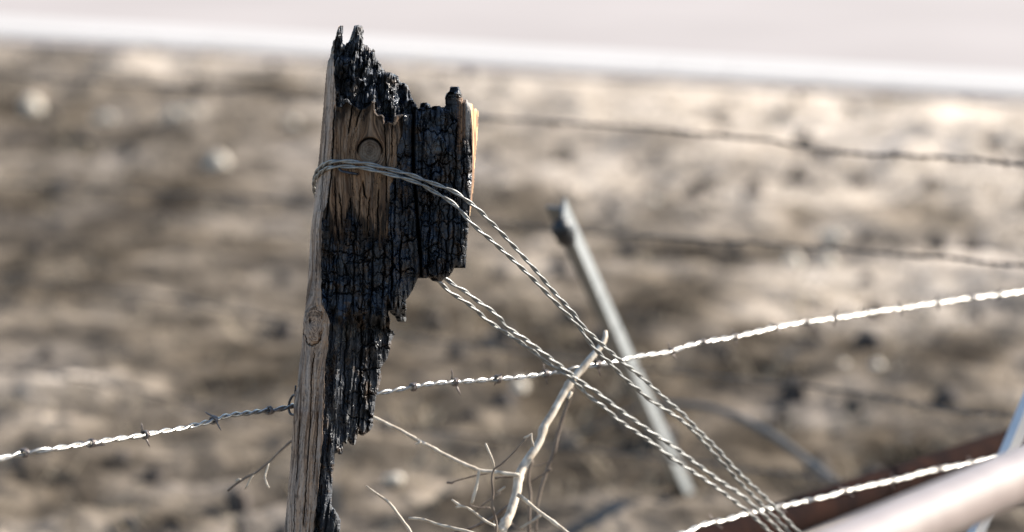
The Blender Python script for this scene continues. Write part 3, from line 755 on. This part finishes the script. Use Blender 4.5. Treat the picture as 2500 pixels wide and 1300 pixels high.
# brace wire: two twisted cables looped round the post and stretched down to the right
A = [(768, 447, 62), (770, 428, 44), (778, 414, 30), (792, 402, 12), (808, 396, -2), (823, 394, -6), (860, 395, -7), (900, 401, -7), (946, 412, -7), (977, 420, -8), (1008, 429, -7), (1038, 441, -4), (1085, 458, 0), (1115, 472, 2), (1137, 488, 4), (1168, 512, 12), (1192, 537, 20), (1220, 565, 30), (1300, 652, 58), (1352, 713, 76), (1398, 763, 92), (1423, 797, 101), (1457, 830, 113), (1486, 856, 123), (1520, 885, 135), (1554, 911, 147), (1592, 945, 160), (1634, 983, 175), (1668, 1012, 187), (1700, 1046, 198), (1750, 1095, 216), (1785, 1135, 228), (1825, 1175, 242), (1875, 1222, 260), (1950, 1300, 286), (2200, 1560, 370), (2500, 1900, 470)]
B = [(767, 458, 66), (769, 440, 47), (780, 425, 28), (796, 413, 8), (811, 409, -2), (848, 407, -6), (880, 410, -7), (900, 413, -7), (946, 425, -7), (977, 433, -8), (1023, 448, -5), (1054, 465, -1), (1085, 483, 1), (1115, 505, 3), (1146, 540, 6), (1171, 564, 13), (1198, 586, 22), (1220, 606, 30), (1260, 642, 44), (1300, 680, 58), (1352, 734, 76), (1385, 768, 88), (1416, 802, 99), (1436, 832, 106), (1460, 860, 114), (1488, 886, 124), (1524, 924, 136), (1556, 950, 147), (1588, 978, 159), (1620, 998, 171), (1660, 1024, 184), (1694, 1054, 196), (1738, 1102, 212), (1772, 1140, 225), (1812, 1184, 239), (1860, 1232, 256), (1930, 1302, 282), (2185, 1566, 370), (2480, 1905, 470)]
Cc = [(768, 447, 62), (775, 470, 84), (805, 500, 104), (900, 565, 106), (1000, 638, 100), (1052, 674, 100), (1078, 694, 104), (1100, 715, 108), (1131, 734, 113), (1162, 757, 118), (1186, 780, 123), (1228, 809, 130), (1271, 837, 138), (1309, 864, 146), (1334, 885, 151), (1381, 915, 160), (1415, 945, 168), (1440, 970, 174), (1478, 997, 182), (1508, 1025, 189), (1546, 1051, 198), (1592, 1082, 208), (1634, 1114, 218), (1677, 1143, 228), (1700, 1158, 233), (1750, 1192, 244), (1800, 1230, 256), (1840, 1262, 266), (1880, 1300, 276), (2160, 1570, 370), (2465, 1905, 470)]
Dd = [(767, 458, 66), (776, 485, 88), (820, 520, 106), (920, 580, 106), (1020, 648, 100), (1070, 672, 100), (1089, 682, 103), (1109, 697, 106), (1137, 713, 110), (1162, 733, 114), (1192, 753, 119), (1220, 777, 124), (1237, 799, 129), (1275, 824, 136), (1313, 852, 144), (1360, 888, 154), (1393, 913, 162), (1423, 936, 169), (1461, 961, 177), (1499, 991, 186), (1546, 1025, 197), (1592, 1057, 208), (1634, 1084, 217), (1668, 1108, 225), (1700, 1133, 233), (1765, 1180, 248), (1815, 1213, 260), (1850, 1246, 269), (1900, 1292, 282), (2175, 1570, 370), (2475, 1905, 470)]
brace = empty('brace_wire', tuple(atY(770, 440, Y0 + .06)))
tag(brace, 'smooth twisted wire looped round the burnt post and stretched down to the lower right', 'brace wire')
for F_path, R_path, ph in ((A, Cc, .3), (B, Dd, 1.9)):
    path = F_path[::-1] + R_path[1:]
    path = [(a_, b_, c_ if c_ < 106 or a_ < 1100 else 106 + (c_ - 106) * 1.55) for a_, b_, c_ in path]
    P = catmull(pathY(path), .0014)
    for v, f in twist(P, .00091, .00096, .034 * (.9 + .25 * vn(np.arange(len(P)) / 60., np.full(len(P), ph), 5)), 8, ph):
        mesh_obj('strand', v, f, M_galv, parent=brace)

# ------------------------------------------------------------------ dead shrub
def branch(parent, name, pts, mat, D=None, smoothstep=.004, nodes=True, label=None):
    P = np.array([list(atD(p[0], p[1], p[3] if len(p) > 3 else D)) + [p[2] * K * 4.2] for p in pts])
    Q = catmull(P, smoothstep)
    r = Q[:, 3].copy()
    s_ = random.randint(0, 999)
    r *= 1 + .13 * (vn(np.arange(len(r)) / 2.3, np.zeros(len(r)) + s_, 7) - .3)
    if nodes:
        k = 0
        while k < len(r):
            k += random.randint(6, 14)
            if k < len(r): r[k] *= 1.22
    Q = Q[:, :3] + (np.stack([vn(np.arange(len(Q)) / 3., np.full(len(Q), s_ + 1.), 3), np.zeros(len(Q)), vn(np.arange(len(Q)) / 3., np.full(len(Q), s_ + 2.), 3)], 1) - [.5, 0, .5]) * .0009
    v, f = tube(Q, np.maximum(r, .0003), 9)
    return mesh_obj(name, v, f, mat, parent=parent)
shrub = empty('dead_shrub', tuple(atD(1150, 2500, 4.22)))
tag(shrub, 'leafless dead shrub with a pale bent stem and thin twigs, right of the burnt post', 'dead shrub')
branch(shrub, 'stem', [(1478, 809, 5.5, 4.33), (1474, 835, 7), (1444, 873, 8.5), (1423, 898, 9), (1389, 940, 10), (1360, 991, 10), (1330, 1042, 10.5), (1313, 1084, 10.5), (1288, 1122, 11), (1270, 1156, 11), (1259, 1207, 11.5), (1243, 1258, 12), (1226, 1296, 13), (1212, 1360, 14), (1190, 1600, 15), (1170, 2000, 17), (1150, 2500, 20)] if False else
       [(x, y, r, 4.22 + .11 * max(0, (1300 - y) / 500)) for x, y, r in [(1478, 809, 5), (1474, 835, 7), (1444, 873, 8.5), (1423, 898, 9), (1389, 940, 9.5), (1360, 991, 9.5), (1330, 1042, 10), (1313, 1084, 10.5), (1288, 1122, 10.5), (1270, 1156, 10.5), (1259, 1207, 11), (1243, 1258, 11), (1226, 1296, 12), (1212, 1360, 13), (1190, 1600, 15), (1170, 2000, 17), (1150, 2500, 20)]], M_bark)
TW = [
 ([(1268, 1160, 5), (1200, 1153, 5), (1165, 1147, 5), (1120, 1127, 4.8), (1073, 1104, 4.6), (1028, 1080, 4.4), (1000, 1065, 4.4), (950, 1038, 4.2), (915, 1020, 4), (870, 1005, 4), (800, 1022, 3.5), (750, 1052, 3)], M_bark, 4.24),
 ([(752, 1050, 3), (710, 1080, 2.7), (680, 1106, 2.6), (655, 1131, 2.6), (625, 1153, 2.6), (600, 1168, 2.8), (575, 1182, 2.8), (554, 1198, 2.6)], M_bark2, 4.24),
 ([(1169, 1150, 3.5), (1163, 1185, 3.8), (1157, 1210, 4), (1152, 1230, 3.2)], M_bark, 4.23),
 ([(1210, 1330, 3.4), (1212, 1290, 3.4), (1206, 1255, 3.2), (1201, 1235, 3.2), (1204, 1205, 3), (1201, 1180, 3), (1203, 1158, 2.6), (1208, 1144, 2.4), (1224, 1134, 2), (1250, 1108, 2), (1272, 1086, 2), (1284, 1072, 2)], M_bark2, 4.19),
 ([(1207, 1142, 2), (1204, 1128, 2.8), (1196, 1108, 2.6), (1186, 1084, 2.2)], M_bark, 4.19),
 ([(1278, 1070, 2.2), (1288, 1066, 2.6), (1297, 1060, 4), (1298, 1072, 2), (1299, 1080, 3), (1302, 1090, 1.6)], M_bark, 4.19),
 ([(1264, 1207, 6), (1280, 1220, 5), (1310, 1244, 4.6), (1345, 1270, 4.4), (1385, 1302, 4.2), (1450, 1350, 4), (1560, 1420, 3)], M_bark, 4.21),
 ([(1398, 945, 5), (1385, 990, 4.6), (1368, 1038, 4.4), (1351, 1110, 4.6), (1333, 1152, 4.4), (1320, 1194, 4), (1313, 1232, 3.6), (1308, 1300, 3.4)], M_bark2, 4.42),
 ([(1299, 1125, 3.6), (1292, 1150, 3.8), (1290, 1182, 4), (1294, 1207, 4), (1292, 1250, 4), (1291, 1310, 4), (1288, 1500, 5), (1270, 2100, 6), (1240, 2420, 6)], M_bark2, 4.38),
 ([(1210, 1284, 3), (1190, 1274, 3), (1165, 1256, 2.8), (1142, 1240, 2.8), (1125, 1236, 3.2), (1103, 1221, 2.2)], M_bark, 4.18),
 ([(1142, 1240, 2.6), (1128, 1236, 3), (1114, 1238, 2.6)], M_bark, 4.18),
 ([(1268, 1166, 2.6), (1230, 1164, 2.6), (1208, 1168, 2.4)], M_bark2, 4.26),
 ([(1196, 1156, 1.6), (1160, 1162, 1.8), (1110, 1176, 1.6), (1103, 1180, 3), (1090, 1179, 3)], M_bark2, 4.27),
 ([(1232, 1190, 3), (1224, 1196, 2.6), (1213, 1202, 2.2)], M_bark, 4.25),
 ([(1222, 1204, 1.5), (1195, 1220, 1.8), (1176, 1236, 1.8), (1160, 1250, 1.4)], M_bark2, 4.34),
 ([(1250, 1228, 4), (1232, 1244, 5), (1205, 1266, 5), (1175, 1280, 4.6), (1150, 1290, 4.2), (1110, 1300, 4)], M_bark2, 4.25),
 ([(1196, 1242, 1.8), (1170, 1240, 2), (1145, 1234, 1.8)], M_bark2, 4.28),
 ([(1322, 1257, 3.6), (1305, 1270, 3.4), (1285, 1282, 3.2), (1270, 1291, 3)], M_bark, 4.36),
 ([(1346, 1144, 3), (1331, 1155, 2), (1312, 1166, 1.6), (1294, 1176, 1.6)], M_bark2, 4.40),
 ([(1299, 1140, 1), (1320, 1136, 1.2), (1335, 1130, 1)], M_bark2, 4.42),
 ([(1228, 1296, 9), (1214, 1290, 7), (1208, 1272, 3)], M_bark, 4.20),
 ([(1026, 1078, 3.4), (1020, 1083, 3), (1013, 1086, 1.6)], M_bark, 4.235),
 ([(996, 1062, 3), (991, 1055, 1.6)], M_bark, 4.24),
 ([(1396, 958, 5), (1388, 972, 4), (1392, 978, 3)], M_bark, 4.26),
 ([(655, 1132, 1.6), (651, 1150, 2), (648, 1168, 2.2), (652, 1182, 2.2), (657, 1191, 2)], M_bark, 4.24),
 ([(622, 1154, 2.2), (612, 1166, 2.2), (604, 1182, 2.2), (597, 1194, 1.8)], M_bark, 4.24),
 ([(592, 1172, 1.6), (584, 1170, 3), (575, 1176, 2)], M_bark, 4.24),
 ([(1240, 1268, 2), (1262, 1290, 1.8), (1300, 1292, 1.8), (1345, 1290, 1.6)], M_bark2, 4.5),
]
for pts, mt, D in TW:
    branch(shrub, 'twig', pts, mt, D=D, smoothstep=.003)
tw1 = empty('dead_twig', tuple(atD(1100, 2450, 4.18)))
tag(tw1, 'bare single twig curving up between the post and the dead shrub', 'twig')
branch(tw1, 'stem', [(893, 1187, 1.6), (915, 1203, 2.6), (950, 1228, 3.4), (968, 1252, 3.6), (988, 1280, 3.8), (1010, 1315, 4), (1060, 1450, 4.5), (1100, 2450, 7)], M_bark, D=4.18)
tw2 = empty('dead_twig', tuple(atD(1200, 2430, 4.26)))
tag(tw2, 'pale twig lying almost level at the bottom edge, left of the shrub stem', 'twig')
branch(tw2, 'stem', [(998, 1267, 3), (1022, 1267, 3.4), (1040, 1270, 3.2), (1065, 1279, 2.6), (1092, 1286, 3.6), (1118, 1292, 4), (1138, 1296, 4), (1180, 1330, 4), (1195, 1500, 5), (1200, 2430, 7)], M_bark, D=4.16)

# ------------------------------------------------------------------ pipes and steel posts
def pipe(name, a, b, r, mat, label, cat, n=28):
    P = np.array([a + (b - a) * t for t in np.linspace(0, 1, 24)])
    v, f = tube(P, r, n, cap=False)
    # hollow ends: rims and inner wall
    v2, f2 = tube(P[[0, 2]], r * .86, n, cap=False); v3, f3 = tube(P[[-3, -1]], r * .86, n, cap=False)
    f2 = [q[::-1] for q in f2]; f3 = [q[::-1] for q in f3]
    V, F_ = join([(v, f), (v2, f2), (v3, f3)])
    m = len(P) * n
    for q in range(n):
        k = (q + 1) % n
        F_.append((k, q, m + q, m + k))
        F_.append((m - n + q, m - n + k, m + 2 * n + n + k, m + 2 * n + n + q))
    o = mesh_obj(name, V, F_, mat); tag(o, label, cat); return o
pa, pb = atD(2000, 1378, 2.85), atD(2500, 1156, 3.38)
dv = pb - pa
pipe('steel_pipe', pa - dv * 1.6, pb + dv * .9, .0182, M_pipe, 'pale pinkish steel pipe out of focus in the lower right corner', 'pipe')
pa, pb = atD(1950, 1258, 4.95), atD(2458, 1092, 5.4)
dv = pb - pa
pipe('rusty_pipe', pa - dv * 1.3, pb + dv * 1.2, .0185, M_darkpipe, 'dark rust brown pipe sloping behind the lower barbed wire', 'pipe')

def tpost(name, a, b, w, mat, label, cat, capm=None, face=(0, -1, 0)):
    """steel T section fence post from a (foot) to b (head)"""
    root = empty(name, tuple(a)); tag(root, label, cat)
    ax_ = (b - a) / np.linalg.norm(b - a)
    n_ = np.array(face, float); n_ -= ax_ * n_.dot(ax_); n_ /= np.linalg.norm(n_)
    s_ = np.cross(ax_, n_)
    t = w * .10
    prof = [(-w / 2, 0), (w / 2, 0), (w / 2, -t), (t / 2, -t * 1.3), (t / 2, -w * .9), (-t / 2, -w * .9), (-t / 2, -t * 1.3), (-w / 2, -t)]
    V, F_ = [], []
    m = 30
    for i_ in range(m + 1):
        c = a + (b - a) * i_ / m
        for (u_, h_) in prof: V.append(c + s_ * u_ + n_ * h_)
    k = len(prof)
    for i_ in range(m):
        for q_ in range(k):
            F_.append((i_ * k + q_, i_ * k + (q_ + 1) % k, (i_ + 1) * k + (q_ + 1) % k, (i_ + 1) * k + q_))
    F_.append(tuple(range(k))[::-1]); F_.append(tuple(m * k + q_ for q_ in range(k)))
    mesh_obj('shaft', np.array(V), F_, mat, parent=root, smooth=False)
    return root, ax_, n_, s_
foot = onG(1688, 1212); foot[2] -= .0
foot_b = foot.copy()
head = atD(1378, 508, 5.25)
sdir = (head - foot) / np.linalg.norm(head - foot)
root, ax_, n_, s_ = tpost('leaning_fence_post', foot - sdir * .12, head, .0215, M_tpost, 'leaning grey steel fence post with a black clip at its head, behind the twisted wires', 'fence post', face=(.85, -.5, .1))
# clip at the head
c = head - ax_ * .030 - s_ * (.020 if s_[0] > 0 else -.020)
P = np.array([c + ax_ * .03, c + ax_ * .012 - n_ * .004, c, c - ax_ * .016 - n_ * .003, c - ax_ * .032])
v, f = tube(P, [.009, .0105, .011, .0105, .008], 12)
mesh_obj('clip', v, f, M_cap, parent=root)
a_ = atD(2058, 2110, 4.75); b_ = atD(2612, 770, 4.75)
tpost('leaning_fence_post', a_, b_, .0165, M_bluepost, 'galvanised steel fence post leaning at the right edge behind the pale pipe', 'fence post', face=(.75, -.65, 0))

# slender grey tube arching over the ground
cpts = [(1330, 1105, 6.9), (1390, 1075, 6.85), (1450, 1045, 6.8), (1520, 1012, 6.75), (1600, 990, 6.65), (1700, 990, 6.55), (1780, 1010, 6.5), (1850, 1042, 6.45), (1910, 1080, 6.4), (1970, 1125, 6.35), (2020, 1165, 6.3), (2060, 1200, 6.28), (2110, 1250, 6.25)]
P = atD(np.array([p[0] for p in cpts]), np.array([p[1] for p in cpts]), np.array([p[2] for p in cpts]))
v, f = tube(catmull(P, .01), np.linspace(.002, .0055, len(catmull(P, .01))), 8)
tag(mesh_obj('bent_tube', v, f, M_arc), 'thin grey tube arching just above the burnt ground behind the crossing wires', 'cable')

# ------------------------------------------------------------------ light
sun_v = Vector((.78, .40, .50)).normalized()
sl = bpy.data.lights.new('sun', 'SUN'); sl.energy = 5.0; sl.angle = R(.53); sl.color = (1, .93, .84)
so = bpy.data.objects.new('sun', sl); COL.objects.link(so)
so.rotation_euler = sun_v.to_track_quat('Z', 'Y').to_euler()
so.location = (3, 3, 5)
w = bpy.data.worlds.new('World'); S.world = w; w.use_nodes = True
nt = w.node_tree
sky = nt.nodes.new('ShaderNodeTexSky'); sky.sky_type = 'NISHITA'; sky.sun_disc = False
sky.sun_elevation = math.asin(sun_v.z); sky.sun_rotation = math.atan2(sun_v.x, sun_v.y)
sky.altitude = 900
bg = nt.nodes['Background']; bg.inputs[1].default_value = .085
nt.links.new(sky.outputs[0], bg.inputs[0])
S.view_settings.view_transform = 'Standard'; S.view_settings.look = 'None'
S.view_settings.gamma = 1; S.view_settings.exposure = 1.3; S.view_settings.use_curve_mapping = False
S.cycles.use_denoising = True
S.cycles.use_adaptive_sampling = False
S.cycles.max_bounces = 6
